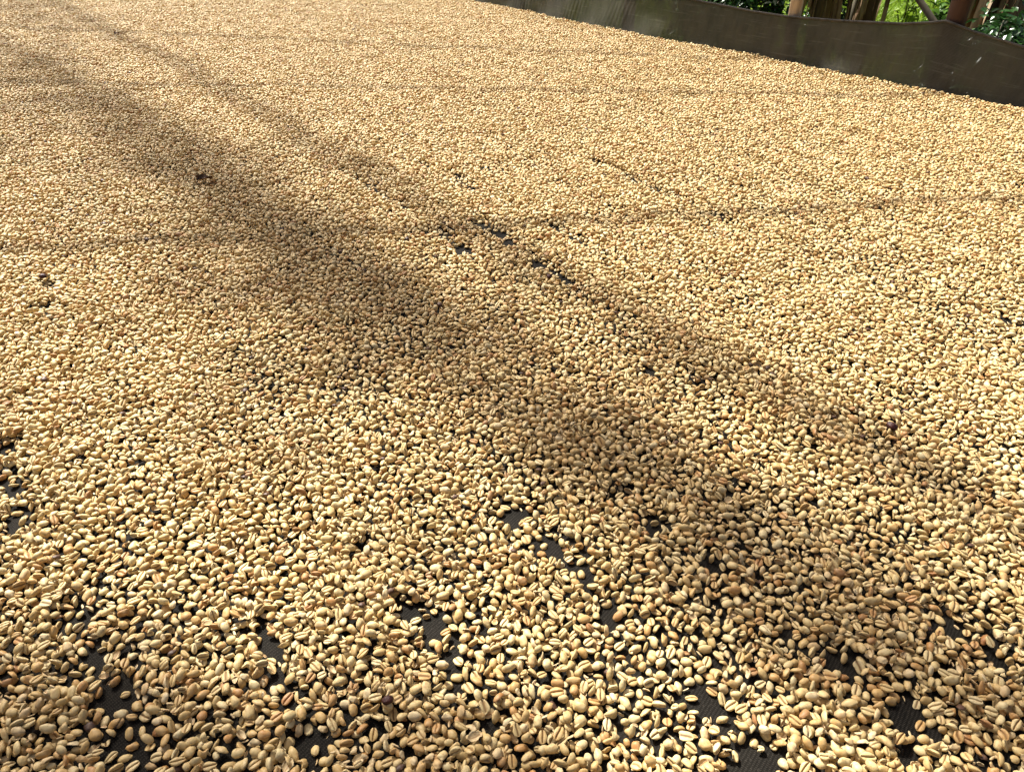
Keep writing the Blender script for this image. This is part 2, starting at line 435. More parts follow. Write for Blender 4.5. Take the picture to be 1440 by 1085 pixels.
# ------------------------------------------------------------------ coffee beans: drop them one layer after another onto a height map
CELL = 0.0011
W = 13
HALF = W // 2
NLIB = 900
wts = np.array([P['w'] for P in VAR]); wts = wts / wts.sum()
lib_v = rng.choice(len(VAR), NLIB, p=wts)
lib_R = np.zeros((NLIB, 3)); lib_s = np.zeros(NLIB); lib_c = np.zeros(NLIB, int)
bot = np.full((NLIB, W, W), 9.0, np.float32); top_ = np.full((NLIB, W, W), -9.0, np.float32)
tt, pp = np.meshgrid(np.linspace(0.02, math.pi - 0.02, 46), np.linspace(0, 2 * math.pi, 60, endpoint=False), indexing='ij')
dense = [bean_surface(tt, pp, P)[0].reshape(-1, 3) for P in VAR]
for e in range(NLIB):
    r = rng.random()
    yaw = rng.uniform(0, 2 * math.pi)
    sg = rng.choice([0.16, 0.42]); tx, ty = rng.normal(0, sg), rng.normal(0, sg * 0.85)
    if r < 0.50: cls = 0; roll = tx                     # rounded back up
    elif r < 0.79: cls = 1; roll = math.pi + tx         # groove up
    else: cls = 2; roll = rng.choice([-1, 1]) * rng.uniform(0.9, 2.0)   # on its edge
    eu = Euler((roll, ty, yaw), 'XYZ')
    lib_R[e] = eu; lib_c[e] = cls
    s = float(np.clip(rng.normal(0.90, 0.10), 0.66, 1.12)); lib_s[e] = s
    R = np.array(eu.to_matrix())
    q = dense[lib_v[e]] @ R.T * s
    ix = np.clip(np.round(q[:, 0] / CELL).astype(int) + HALF, 0, W - 1)
    iy = np.clip(np.round(q[:, 1] / CELL).astype(int) + HALF, 0, W - 1)
    np.minimum.at(bot[e], (ix, iy), q[:, 2].astype(np.float32)); np.maximum.at(top_[e], (ix, iy), q[:, 2].astype(np.float32))
bmin = bot.min((1, 2))
X0, X1, Y0, Y1 = -4.5, 2.6, -0.25, 5.9
GX, GY = int((X1 - X0) / CELL), int((Y1 - Y0) / CELL)
H = np.zeros(GX * GY, np.float32)

def vnoise(seed, p, q):
    """smooth value noise at the points p, q (in cells)"""
    r = np.random.default_rng(seed).random((257, 257)).astype(np.float32)
    p = np.asarray(p) % 256; q = np.asarray(q) % 256
    i = p.astype(int); j = q.astype(int); f = p - i; g_ = q - j
    f = f * f * (3 - 2 * f); g_ = g_ * g_ * (3 - 2 * g_)
    return (r[i, j] * (1 - f) * (1 - g_) + r[i + 1, j] * f * (1 - g_) + r[i, j + 1] * (1 - f) * g_ + r[i + 1, j + 1] * f * g_)
RK = math.radians(29.0)                               # rake strokes run this far left of the view
rkd = np.array([-math.sin(RK), math.cos(RK)]); rkn = np.array([rkd[1], -rkd[0]])
GAPS = [(110, 880, 24, 15), (128, 935, 26, 17), (165, 985, 22, 16), (184, 1034, 16, 16), (196, 1075, 14, 18), (378, 905, 24, 8), (395, 955, 26, 11), (408, 990, 12, 10),
        (440, 1058, 20, 15), (610, 885, 28, 15), (632, 928, 18, 12), (512, 772, 10, 10), (345, 892, 8, 8), (640, 968, 8, 8), (690, 1020, 10, 10), (722, 727, 18, 20),
        (768, 770, 26, 20), (815, 805, 20, 18), (862, 872, 14, 14), (575, 862, 14, 10), (922, 740, 16, 18), (1000, 800, 14, 8), (985, 985, 26, 18), (1015, 1012, 14, 12),
        (1112, 902, 18, 12), (1185, 945, 30, 13), (1272, 1008, 18, 18), (1300, 1025, 16, 12), (1335, 892, 20, 14), (1395, 935, 12, 10), (1062, 1078, 16, 26), (1275, 1065, 10, 14),
        (6, 640, 18, 18), (18, 690, 26, 20), (28, 738, 20, 16), (1035, 695, 10, 14), (198, 655, 9, 10), (66, 436, 12, 10), (72, 405, 9, 9), (1010, 868, 12, 8), (870, 700, 10, 12),
        (599, 237, 22, 8), (644, 252, 14, 9), (658, 266, 24, 8), (672, 276, 14, 8), (485, 244, 14, 8), (506, 255, 18, 9), (527, 270, 28, 9), (542, 279, 26, 9), (569, 294, 18, 8),
        (630, 335, 22, 11), (654, 355, 24, 12), (681, 320, 20, 13), (702, 332, 22, 10), (716, 344, 24, 10), (758, 375, 26, 8), (776, 384, 26, 9), (795, 396, 20, 8), (783, 325, 18, 7), (810, 339, 26, 9),
        (844, 235, 34, 9), (869, 246, 36, 9), (888, 254, 30, 9), (923, 270, 34, 9), (958, 284, 28, 9), (1016, 311, 28, 9), (1421, 457, 26, 9), (915, 529, 14, 8), (600, 330, 12, 8)]
gp = np.array([[on_bed(x, y).x, on_bed(x, y).y, l * mmm * (0.70 if y > 600 else 0.95), w * mmm * (0.72 if y > 600 else 1.0)] for x, y, l, w in GAPS])
def target(x, y):
    """wanted depth of the bean layer in metres"""
    a = x * rkd[0] + y * rkd[1]; b = x * rkn[0] + y * rkn[1]
    near = np.clip(1 - (y - 0.25) / 0.9, 0, 1)
    t = 0.0080 + 0.0010 * near
    t = t + 0.009 * (vnoise(1, a / 0.30 + 40, b / 0.05 + 40) - 0.5) + 0.006 * (vnoise(2, x / 0.09 + 60, y / 0.09 + 60) - 0.5)
    t = t + (0.004 + 0.005 * near) * (vnoise(3, x / 0.035 + 80, y / 0.035 + 80) - 0.45)
    fine = vnoise(4, x / 0.012 + 90, y / 0.012 + 90)
    t = np.maximum(t, 0.0038)
    d = np.full(x.shape, 9.0)
    for gx, gy, l, w in gp:
        dx, dy = x - gx, y - gy
        k = (np.abs(dx) < 0.12) & (np.abs(dy) < 0.12)
        if not k.any(): continue
        da = (dx[k] * rkd[0] + dy[k] * rkd[1]) / l; db = (dx[k] * rkn[0] + dy[k] * rkn[1]) / w
        d[k] = np.minimum(d[k], np.sqrt(da * da + db * db))
    d = d + 1.1 * (fine - 0.5)
    t = np.where(d < 1.0, 0.0, np.where(d < 1.9, np.minimum(t, 0.0012 + 0.005 * (d - 1.0)), t))
    u = x * D.x + y * D.y; n = x * N.x + y * N.y
    fn = np.interp(u, bu, bn)
    edge = fn - n
    t = np.where(edge < 0.10, t + 0.010 * (1 - edge / 0.10), t)
    return t
def inside(x, y, margin):
    """on the bed, and in the camera's view widened by margin metres"""
    u = x * D.x + y * D.y; n = x * N.x + y * N.y
    ok = (n < np.interp(u, bu, bn) - 0.012) & (n > NN + 0.02) & (y > 0.27 - margin * 0.5)
    zc = y * CP + HC * SP                                # depth along the lens axis
    ok &= np.abs(x) < 0.692 * zc + margin
    yy = (y * SP - HC * CP) / zc
    ok &= yy < 0.522 + 0.015 + margin * 0.07
    return ok
BLK = 28
oi_, oj_ = np.meshgrid(np.arange(W) - HALF, np.arange(W) - HALF, indexing='ij')
WOFF = (oi_ * GY + oj_).astype(np.int64)
fx, fy, fz, fe = [], [], [], []
MARGIN = 0.75
nb0, nb1 = GX // BLK - 1, GY // BLK - 1
NPASS = 115
for ps in range(NPASS):
    ox, oy = rng.integers(0, BLK, 2)
    bi, bj = np.meshgrid(np.arange(nb0), np.arange(nb1), indexing='ij')
    bi, bj = bi.ravel(), bj.ravel()
    cx = X0 + (bi * BLK + ox + BLK / 2) * CELL; cy = Y0 + (bj * BLK + oy + BLK / 2) * CELL
    k = inside(cx, cy, MARGIN) & (bi * BLK + ox + BLK + W < GX) & (bj * BLK + oy + BLK + W < GY) & (bi + bj > 2)
    bi, bj = bi[k], bj[k]
    B = len(bi)
    best = np.full(B, 9.0); bz = np.zeros(B); be = np.zeros(B, int); bix = np.zeros(B, int); bjy = np.zeros(B, int)
    for c in range(5):
        gi = bi * BLK + ox + HALF + rng.integers(0, max(1, BLK - W + 1), B)
        gj = bj * BLK + oy + HALF + rng.integers(0, max(1, BLK - W + 1), B)
        e = rng.integers(0, NLIB, B)
        base = gi.astype(np.int64) * GY + gj
        z = np.empty(B, np.float32)
        for s0 in range(0, B, 20000):
            sl = slice(s0, s0 + 20000)
            z[sl] = (H[base[sl, None, None] + WOFF] - bot[e[sl]]).max((1, 2))
        z = z + bmin[e]
        sc_ = z + rng.uniform(0, 0.0026, B)
        k = sc_ < best
        best[k] = sc_[k]; bz[k] = z[k]; be[k] = e[k]; bix[k] = gi[k]; bjy[k] = gj[k]
    x = X0 + (bix + 0.5) * CELL; y = Y0 + (bjy + 0.5) * CELL
    jx = rng.uniform(-0.4, 0.4, B) * CELL; jy = rng.uniform(-0.4, 0.4, B) * CELL
    T = target(x, y)
    ok = ((bz < T) | ((bz < 0.0006) & (rng.random(B) < 0.026))) & inside(x, y, MARGIN)
    idx = np.nonzero(ok)[0]
    if len(idx) == 0: continue
    base = bix[idx].astype(np.int64) * GY + bjy[idx]
    zz = (bz[idx] - bmin[be[idx]] - 0.0003).astype(np.float32)
    for s0 in range(0, len(idx), 20000):
        sl = slice(s0, s0 + 20000)
        ii = base[sl, None, None] + WOFF
        H[ii] = np.maximum(H[ii], zz[sl, None, None] + top_[be[idx[sl]]])
    fx.append(x[idx] + jx[idx]); fy.append(y[idx] + jy[idx]); fz.append(zz); fe.append(be[idx])
    if ps % 12 == 11: print('pass', ps, len(idx))
fx = np.concatenate(fx); fy = np.concatenate(fy); fz = np.concatenate(fz); fe = np.concatenate(fe)
NB = len(fx)
print('beans', NB)
tint = np.clip(rng.beta(1.6, 2.2, NB) * 0.95, 0, 1)
k = rng.random(NB); tint = np.where(k < 0.045, rng.uniform(0.78, 0.97, NB), tint)

# the 300 beans that show largest become objects of their own
zc = fy * CP + (HC - fz) * SP
px = 720 + FPX * fx / zc; py = 542.5 - FPX * (fy * SP - (HC - fz) * CP) / zc
ci = np.round((fx - X0) / CELL - 0.5).astype(int); cj = np.round((fy - Y0) / CELL - 0.5).astype(int)
seen = H[ci.astype(np.int64) * GY + cj] <= fz + top_[fe, HALF, HALF] + 0.0012
big = np.array([VAR[v]['a'] >= 4.5 * mmm for v in lib_v])[fe]
cand = np.nonzero(seen & big & (px > 12) & (px < 1428) & (py > 300) & (py < 1076))[0]
cand = cand[np.argsort(zc[cand])][:300]
keep = np.ones(NB, bool); keep[cand] = False
TN = [(0.28, 'pale cream'), (0.60, 'light tan'), (0.86, 'golden tan'), (2, 'reddish brown')]
POSE = ['resting rounded back up', 'lying groove side up', 'propped on its edge']
KIND = {10: 'broken ', 11: 'broken ', 8: 'round-bodied ', 9: 'round-bodied '}
for i in cand:
    e = fe[i]; v = lib_v[e]
    o = bpy.data.objects.new('coffee_bean', BEAN[v]); COL.objects.link(o)
    o.location = (fx[i], fy[i], BED + fz[i]); o.rotation_euler = lib_R[e]; o.scale = [lib_s[e]] * 3
    o['tint'] = float(tint[i])
    if VAR[v]['mat'] == 'husk': desc = 'empty curled husk of a coffee bean'
    elif VAR[v]['mat'] == 'darkbean': desc = 'blackened coffee bean'
    else: desc = next(n for t, n in TN if tint[i] < t) + ' ' + KIND.get(int(v), '') + 'coffee bean'
    pl = 'straight on the black net' if fz[i] + bmin[e] < 0.0012 else 'on top of other beans'
    tag(o, '%s %s %s' % (desc, POSE[lib_c[e]], pl), 'coffee bean', 'dried coffee beans: %s, %s, %s' % (desc, POSE[lib_c[e]], pl))

# all the others: one spread
lib = bpy.data.collections.new('bean_shapes')
for i, me in enumerate(BEAN): lib.objects.link(bpy.data.objects.new('bean_shape_%02d' % i, me))
pm = bpy.data.meshes.new('coffee_bean_spread')
kk = np.nonzero(keep)[0]
pm.vertices.add(len(kk))
pm.vertices.foreach_set('co', np.stack([fx[kk], fy[kk], fz[kk] + BED], -1).astype(np.float32).ravel())
for nm, ty, val, key in (('rot', 'FLOAT_VECTOR', lib_R[fe[kk]].astype(np.float32), 'vector'), ('scl', 'FLOAT', lib_s[fe[kk]].astype(np.float32), 'value'),
                         ('shape', 'INT', lib_v[fe[kk]].astype(np.int32), 'value'), ('tint', 'FLOAT', tint[kk].astype(np.float32), 'value')):
    at = pm.attributes.new(nm, ty, 'POINT'); at.data.foreach_set(key, np.ascontiguousarray(val).ravel())
spread = tag(obj('coffee_bean_spread', pm), 'thick spread of pale tan drying coffee beans covering the net bed', 'coffee beans', kind='stuff')
ng = bpy.data.node_groups.new('spread', 'GeometryNodeTree')
ng.interface.new_socket('Geometry', in_out='INPUT', socket_type='NodeSocketGeometry')
ng.interface.new_socket('Geometry', in_out='OUTPUT', socket_type='NodeSocketGeometry')
gi_, go_ = ng.nodes.new('NodeGroupInput'), ng.nodes.new('NodeGroupOutput')
iop = ng.nodes.new('GeometryNodeInstanceOnPoints'); cinf = ng.nodes.new('GeometryNodeCollectionInfo')
cinf.inputs['Collection'].default_value = lib; cinf.inputs['Separate Children'].default_value = True; cinf.inputs['Reset Children'].default_value = True
iop.inputs['Pick Instance'].default_value = True
def gattr(nm, ty):
    n = ng.nodes.new('GeometryNodeInputNamedAttribute'); n.data_type = ty; n.inputs['Name'].default_value = nm
    return n.outputs[0]
L = ng.links.new
L(gi_.outputs[0], iop.inputs['Points']); L(cinf.outputs[0], iop.inputs['Instance'])
L(gattr('shape', 'INT'), iop.inputs['Instance Index'])
e2r = ng.nodes.new('FunctionNodeEulerToRotation'); L(gattr('rot', 'FLOAT_VECTOR'), e2r.inputs[0]); L(e2r.outputs[0], iop.inputs['Rotation'])
L(gattr('scl', 'FLOAT'), iop.inputs['Scale'])
L(iop.outputs[0], go_.inputs[0])
mod = spread.modifiers.new('spread', 'NODES'); mod.node_group = ng

#@@REST@@
# ------------------------------------------------------------------ posts and poles of the open shelter over the bed
def pole(name, a, b, r0, r1, mt, label, cat, group=None, n=14, wob=0.05, bow=0.004, seed=1):
    rd = random.Random(seed); a, b = Vector(a), Vector(b); m = MB()
    off = Vector((0, 0, 0)); pts = []
    for i in range(n + 1):
        t = i / n
        off += Vector((rd.uniform(-1, 1), rd.uniform(-1, 1), 0)) * bow
        pts.append((b - a) * t + off * (1 - abs(2 * t - 1)))
    m.tube(pts, [r0 + (r1 - r0) * i / n for i in range(n + 1)], 12, True, wob, rd)
    return tag(obj(name, m.mesh(name), mt, None, a), label, cat, group)
def post_at(x, y, n):
    p = on_bed(x, y); u = p.dot(D); q = bed(u, n); return Vector((q.x, q.y, 0))
TOPZ = BED + 1.95
for i, (x, y, r, mt, lb) in enumerate([
        (1297, 133, 0.026, 'wood_dark', 'thick dark reddish brown wooden post behind the peak of the net side'),
        (1096, 90, 0.021, 'wood_tan', 'pale peeled tan wooden post behind the net side, before banana stems'),
        (866, 47, 0.024, 'wood_grey', 'grey wooden post hidden behind the dark net side, showing through it'),
        (733, 14, 0.024, 'wood_grey', 'grey wooden post behind the far end of the net side'),
        (1428, 155, 0.022, 'wood_grey', 'grey wooden post behind the lowest sag of the net side')]):
    b = post_at(x, y, NF + 0.068)
    pole('wooden_post', b - Vector((0, 0, 0.1)), Vector((b.x, b.y, TOPZ)), r * 1.08, r * 0.95, M[mt], lb, 'post', None, 16, 0.07, 0.003, 30 + i)
# thin pole leaning on the post
def fence_pt(x, y, n):
    r = ray(x, y); k = n / r.dot(N); return r * k + Vector((0, 0, BED + HC))
a = fence_pt(1315, 34, NF + 0.17); b = fence_pt(1292, 0, NF + 0.17); dr = (b - a).normalized()
pole('leaning_pole', a - dr * (a.z / dr.z), a + dr * 1.2, 0.012, 0.009, M['wood_grey'], 'thin greenish grey pole leaning beside the dark brown post', 'pole', None, 12, 0.08, 0.004, 3)

def over(x, y, h):
    """the place h above the bed whose shadow falls on photo pixel x, y of the bed"""
    p = on_bed(x, y); return p + SUN * (h / SUN.z)
# ------------------------------------------------------------------ unseen tree added to cast the shadow bands: its limbs follow them
HT = 9.0
tb = Vector((-7.6, 9.6, 0))
shadow_tree = tag(empty('shade_tree', tb), 'tall shade tree whose long thin limbs reach high over the drying bed', 'tree')
rt = random.Random(12)
crotch = Vector((-6.9, 8.9, BED + HT + 0.2))
m = MB(); tp = [tb.lerp(crotch, i / 12) - tb + Vector((0.10 * math.sin(i * 0.9), 0.08 * math.sin(i * 0.7 + 1), -0.15 if i == 0 else 0)) for i in range(13)]
m.tube(tp, [0.19 - 0.10 * i / 12 for i in range(13)], 14, True, 0.05, rt)
obj('trunk', m.mesh('trunk'), M['wood_grey'], shadow_tree)
def shadow_limb(pix, r0, r1, h=HT, leaves=0, spread=0.1, leaf=0.085, spread0=None, join=True, wig=0.0, bias=1.0):
    pts = [over(x, y, h) for x, y in pix]
    if join:
        c = crotch; p0 = pts[0]
        pts = [c, c.lerp(p0, 0.4) + Vector((0, 0, 0.10)), c.lerp(p0, 0.75) + Vector((0, 0, 0.06))] + pts
    q = []
    for i in range(len(pts) - 1):
        for k in range(5): q.append(pts[i].lerp(pts[i + 1], k / 5) + Vector((rt.gauss(0, wig), rt.gauss(0, wig), 0)))
    q.append(pts[-1]); q = [p - tb for p in q]; n = len(q)
    m = MB(); m.tube(q, [r0 + (r1 - r0) * i / (n - 1) for i in range(n)], 8, True, 0.05, rt)
    lb = obj('limb', m.mesh('limb'), M['wood_grey'], shadow_tree)
    if leaves:
        fo = MB(); s0 = spread if spread0 is None else spread0; st = 15 if join else 0
        for k in range(leaves):
            f = ((k + rt.random()) / leaves) ** bias; i = st + f * (n - 1 - st); a = q[min(int(i), n - 2)].lerp(q[min(int(i) + 1, n - 1)], i - int(i))
            s_ = s0 + (spread - s0) * min(1, f * 2.2)
            c = a + Vector((rt.gauss(0, 1), rt.gauss(0, 1), rt.gauss(0, 0.8))) * s_
            d = Vector((rt.uniform(-1, 1), rt.uniform(-1, 1), rt.uniform(-0.6, 0.3))).normalized()
            s = d.cross(Vector((rt.uniform(-.6, .6), rt.uniform(-.6, .6), 1))).normalized()
            l = leaf * rt.uniform(0.6, 1.3); w = l * 0.24; b = len(fo.v)
            fo.v += [c, c + d * l * 0.5 + s * w, c + d * l, c + d * l * 0.5 - s * w]; fo.f += [(b, b + 1, b + 2, b + 3)]
        o = obj('foliage', fo.mesh('foliage', False), M['leaf_banana'], lb); o['kind'] = 'stuff'
shadow_limb([(-260, -90), (-90, 20), (83, 100), (260, 208), (450, 352), (600, 470), (730, 570), (870, 665), (1010, 765), (1180, 865), (1380, 985), (1560, 1090)], 0.020, 0.011, HT, 520, 0.062, 0.070, 0.15)
shadow_limb([(-40, -60), (150, 44), (300, 124), (460, 215), (560, 268), (700, 352), (800, 405), (940, 485), (1060, 545), (1190, 615), (1300, 672), (1500, 775)], 0.022, 0.013, HT + 0.05, 200, 0.026, 0.06, 0.05, True, 0.008)
shadow_limb([(-260, -60), (-60, 55), (90, 132), (240, 226), (400, 335), (560, 470)], 0.009, 0.005, HT + 0.2, 900, 0.07, 0.07, 0.18, True, 0.0, 1.3)
shadow_limb([(-300, -200), (-140, -90), (20, 0), (110, 48)], 0.008, 0.004, HT + 0.3, 380, 0.10, 0.07, 0.15)
shadow_limb([(-300, 120), (-100, 190), (40, 215), (170, 290), (330, 400), (480, 540), (640, 690)], 0.008, 0.004, HT - 0.3, 170, 0.16, 0.075, 0.17)
shadow_limb([(-300, 950), (-120, 1030), (60, 1085), (300, 1098), (560, 1110), (800, 1125)], 0.022, 0.016, HT, 130, 0.035, 0.08, None, True, 0.006)

# ------------------------------------------------------------------ unseen cables and end poles, added for the thin shadows across the bed
for i, (q0, q1, r) in enumerate([((690, 325), (1440, 285), 0.0100), ((560, 130), (1060, 138), 0.0090), ((640, 70), (1000, 86), 0.0095)]):
    hc = 3.4 + 0.25 * i
    p0, p1 = over(*q0, hc), over(*q1, hc); d_ = (p1 - p0).normalized(); a, b = p0 - d_ * (7.0 + 0.8 * i), p1 + d_ * (6.0 + 0.8 * i)
    pole('overhead_cable', a, b, r, r, M['hem'], ['black overhead cable crossing the bed before the middle posts', 'black overhead cable crossing the bed behind the middle posts', 'thinnest black overhead cable crossing the far end of the bed'][i], 'cable', 'cables over the bed', 24, 0.0, 0.004, 80 + i)
    for k, q in enumerate((a, b)):  # added out-of-view poles that hold up the shadow cables
        pole('cable_pole', Vector((q.x, q.y, -0.2)), Vector((q.x, q.y, q.z + 0.15)), 0.07, 0.055, M['wood_grey'], 'grey wooden pole on the %s side carrying the %s overhead cable' % (['tall tree', 'banana clump'][k], ['thickest', 'middle', 'thinnest'][i]), 'pole', 'cable poles', 10, 0.04, 0.004, 90 + i * 2 + k)

# ------------------------------------------------------------------ bits among the beans
def top_at(x, y):
    i, j = int((x - X0) / CELL), int((y - Y0) / CELL)
    return float(np.median([H[(i + a) * GY + j + b] for a in range(-4, 5) for b in range(-4, 5)]))
M['cherry'] = simple('dried_cherry', [(0.3, (0.020, 0.008, 0.008)), (0.6, (0.065, 0.018, 0.014)), (0.8, (0.12, 0.04, 0.025))], 260, 0.45, 0.8, 0.0015)
M['scrap'] = simple('leaf_scrap', [(0.3, (0.05, 0.025, 0.012)), (0.7, (0.15, 0.08, 0.04))], 120, 0.7, 0.5, 0.002)
for i, (x, y, s, lb) in enumerate([(1250, 611, 1.0, 'dark maroon dried coffee cherry among pale beans in a band of shade'), (772, 395, 0.8, 'small maroon dried cherry at the end of a raked furrow'),
                                   (64, 398, 0.9, 'blackish dried cherry beside a thin spot in the spread'), (168, 300, 0.9, 'dark shrivelled cherry in the dappled shade'),
                                   (735, 125, 1.0, 'dark dried cherry on the sunlit far part of the spread'), (548, 1000, 0.7, 'small dark red dried cherry among groove-up beans')]):
    p = on_bed(x, y); rd = random.Random(i + 90); v, f = [], []
    for a in range(9):
        th = math.pi * a / 8
        for b in range(14):
            ph2 = 2 * math.pi * b / 14; r = 1 + 0.10 * math.sin(5 * ph2 + i) * math.sin(th) + 0.07 * rd.uniform(-1, 1)
            v.append((0.0068 * s * math.cos(th) * r, 0.0054 * s * math.sin(th) * math.cos(ph2) * r, 0.0046 * s * math.sin(th) * math.sin(ph2) * r))
    for a in range(8):
        for b in range(14): f.append((a * 14 + b, (a + 1) * 14 + b, (a + 1) * 14 + (b + 1) % 14, a * 14 + (b + 1) % 14))
    o = obj('dried_cherry', mesh('dried_cherry', v, f), M['cherry'], None, (p.x, p.y, BED + top_at(p.x, p.y) + 0.002 * s))
    o.rotation_euler = (rd.uniform(-.4, .4), rd.uniform(-.3, .3), rd.uniform(0, 6)); tag(o, lb, 'dried cherry', 'dried cherries among the beans')
for i, (x, y, s, lb) in enumerate([(290, 262, 1.0, 'curled dark brown leaf scrap lying on beans in the broad shade'), (166, 54, 0.95, 'dark brown leaf scrap on the far end of the spread in thin shade')]):
    p = on_bed(x, y); rd = random.Random(i + 40); rows = []
    for a in range(9):
        t = a / 8; w = 0.008 * s * math.sin(math.pi * min(0.97, max(0.06, t))) ** 0.6 * rd.uniform(0.8, 1.15)
        rows.append([((t - 0.5) * 0.032 * s, w * k, 0.006 * k * k * s + 0.004 * math.sin(3 * t + k) * s) for k in (-1, -0.5, 0, 0.5, 1)])
    m = MB(); m.grid(rows); m.grid([[Vector(q) - Vector((0, 0, 0.0006)) for q in r] for r in rows])
    o = obj('leaf_scrap', m.mesh('leaf_scrap'), M['scrap'], None, (p.x, p.y, BED + top_at(p.x, p.y) + 0.004)); o.rotation_euler = (0.15, 0.1, 0.4 + i); tag(o, lb, 'leaf scrap')

# ------------------------------------------------------------------ banana plants
def leaf_blade(pts, half, rd, strips=16, droop=0.10, twist=0.0, gap=0.10):
    """torn banana leaf along the midrib pts; returns blade and midrib"""
    pts = [Vector(p) for p in pts]
    def along(t):
        f = t * (len(pts) - 1); i = min(int(f), len(pts) - 2); return pts[i].lerp(pts[i + 1], f - i)
    bl = MB(); up = Vector((0, 0, 1))
    for side in (-1, 1):
        t = 0.04
        while t < 0.985:
            w = rd.uniform(0.6, 1.5) / strips
            t2 = min(t + w, 0.995); g_ = gap * w * rd.uniform(0.2, 2.2)
            dr_ = rd.uniform(0.4, 1.8) * droop
            rows = []
            for k in range(4):
                tk = t + (t2 - t - g_) * k / 3
                p = along(tk); tn = (along(min(tk + 0.02, 1)) - along(max(tk - 0.02, 0))).normalized()
                sd = tn.cross(up).normalized() * side
                sd = Matrix.Rotation(twist, 3, tn) @ sd
                hw = half * (math.sin(math.pi * min(max(tk, 0.0), 1.0) ** 0.8) ** 0.55) * rd.uniform(0.93, 1.07)
                sh = tn * hw * 0.25
                rows.append([p + sd * hw * s + sh * s - up * (dr_ * hw / 0.3 * s * s) for s in (0, 0.25, 0.5, 0.75, 1.0)])
            bl.grid(rows); t = t2
    rb = MB(); rb.tube([along(i / 20) for i in range(21)], [0.016 * (1 - 0.75 * i / 20) for i in range(21)], 6)
    return bl, rb
def banana(base, height, rad, label, seed, leaves, dry=10, lean=(0, 0), group=None, mt='pseudostem', drylen=1.0):
    rd = random.Random(seed); base = Vector(base)
    t = empty('banana_plant', base); tag(t, label, 'banana plant', group)
    m = MB(); n = 14
    ax = [Vector((lean[0] * (i / n) ** 1.3, lean[1] * (i / n) ** 1.3, height * i / n - 0.05)) for i in range(n + 1)]
    m.tube(ax, [rad * (1.15 - 0.45 * i / n) for i in range(n + 1)], 12, True, 0.10, rd)
    for k in range(5):     # overlapping sheaths
        an = rd.uniform(0, 6.28); z0 = rd.uniform(0.1, 0.5) * height
        rows = []
        for i in range(9):
            f = i / 8; zc_ = z0 + f * height * 0.45; q = ax[min(n, int(zc_ / height * n))]
            rr = rad * (1.22 - 0.45 * zc_ / height)
            rows.append([Vector((q.x + math.cos(an + w) * rr, q.y + math.sin(an + w) * rr, zc_)) for w in (-0.5 * (1 - f), -0.25 * (1 - f), 0, 0.25 * (1 - f), 0.5 * (1 - f))])
        m.grid(rows)
    obj('pseudostem', m.mesh('pseudostem'), M[mt], t)
    for k in range(dry):   # dead leaf ribbons hanging down the stem
        an = rd.uniform(0, 6.28); z1 = rd.uniform(0.30, 0.75) * height; ln = rd.uniform(0.3, 0.95) * drylen; wd = rd.uniform(0.010, 0.034)
        rr0 = rad * rd.uniform(1.0, 1.15); out_ = rd.uniform(0.01, 0.10); rows = []; tw = rd.uniform(-2.5, 2.5)
        for i in range(12):
            f = i / 11; z = z1 + 0.05 * math.sin(f * 3) - ln * f
            q = ax[max(0, min(n, int(z / height * n)))]
            rr = rr0 + out_ * math.sin(min(1, f * 1.2) * 1.9) + 0.01 * math.sin(9 * f + k)
            c = Vector((q.x + math.cos(an) * rr, q.y + math.sin(an) * rr, z))
            a2 = an + math.pi / 2 + tw * f
            s = Vector((math.cos(a2), math.sin(a2), 0)) * wd * (1.0 - 0.55 * f) * (0.7 + 0.6 * abs(math.sin(5 * f + k)))
            rows.append([c - s, c + Vector((math.cos(an), math.sin(an), 0)) * wd * 0.35, c + s])
        d = MB(); d.grid(rows); obj('dry_leaf', d.mesh('dry_leaf'), M['dry_leaf'], t)
    for pts, half, kw in leaves:
        bl, rb = leaf_blade([Vector(p) - base for p in pts], half, rd, **kw)
        lf = obj('leaf', bl.mesh('leaf'), M['leaf_banana'], t); obj('midrib', rb.mesh('midrib'), M['leaf_banana'], lf)
    return t
def stand(x, y, depth):
    r = ray(x, y) * depth; return Vector((r.x, r.y, 0))
def spread_leaves(base, h, rd, n, ln=1.7):
    out_ = []; b = Vector(base) + Vector((0, 0, h - 0.1)); a0 = rd.uniform(0, 6.28)
    for i in range(n):
        an = a0 + i * 2.4; l = ln * rd.uniform(0.75, 1.1)
        d = Vector((math.cos(an), math.sin(an), 0)); e = rd.uniform(0.5, 1.1)
        out_.append(([b + d * l * f + Vector((0, 0, l * (e * f - (0.55 + 0.5 * e) * f * f))) for f in (0, 0.15, 0.3, 0.45, 0.6, 0.75, 0.9, 1.0)], rd.uniform(0.2, 0.28), dict(strips=14, droop=0.14)))
    return out_
rb_ = random.Random(77)
def bg_banana(x, d, h, r, label, seed, nl=4, dry=10, lean=(0, 0), mt='pseudostem', ln=1.6):
    b = stand(x, 20, d)
    return banana(b, h, r, label, seed, spread_leaves(b, h, rb_, 1, ln * 0.6), int(dry * 1.4), lean, 'banana plants behind the bed', mt)
bg_banana(1146, 5.0, 2.3, 0.035, 'slim dark banana stem with hanging dry ribbons just right of the tan post', 1, 3, 14, (0.10, 0))
bg_banana(1168, 5.2, 2.5, 0.038, 'dark banana stem with pale dry leaf tips in the middle of its clump', 2, 3, 16, (-0.03, 0))
bg_banana(1193, 5.6, 2.4, 0.035, 'greenish banana stem leaning away from its clump', 3, 3, 6, (0.35, 0.1), 'wood_grey')
bg_banana(1222, 5.1, 2.4, 0.043, 'stout dark brown banana stem at the edge of the sunlit grass', 4, 4, 14, (0.02, 0.05))
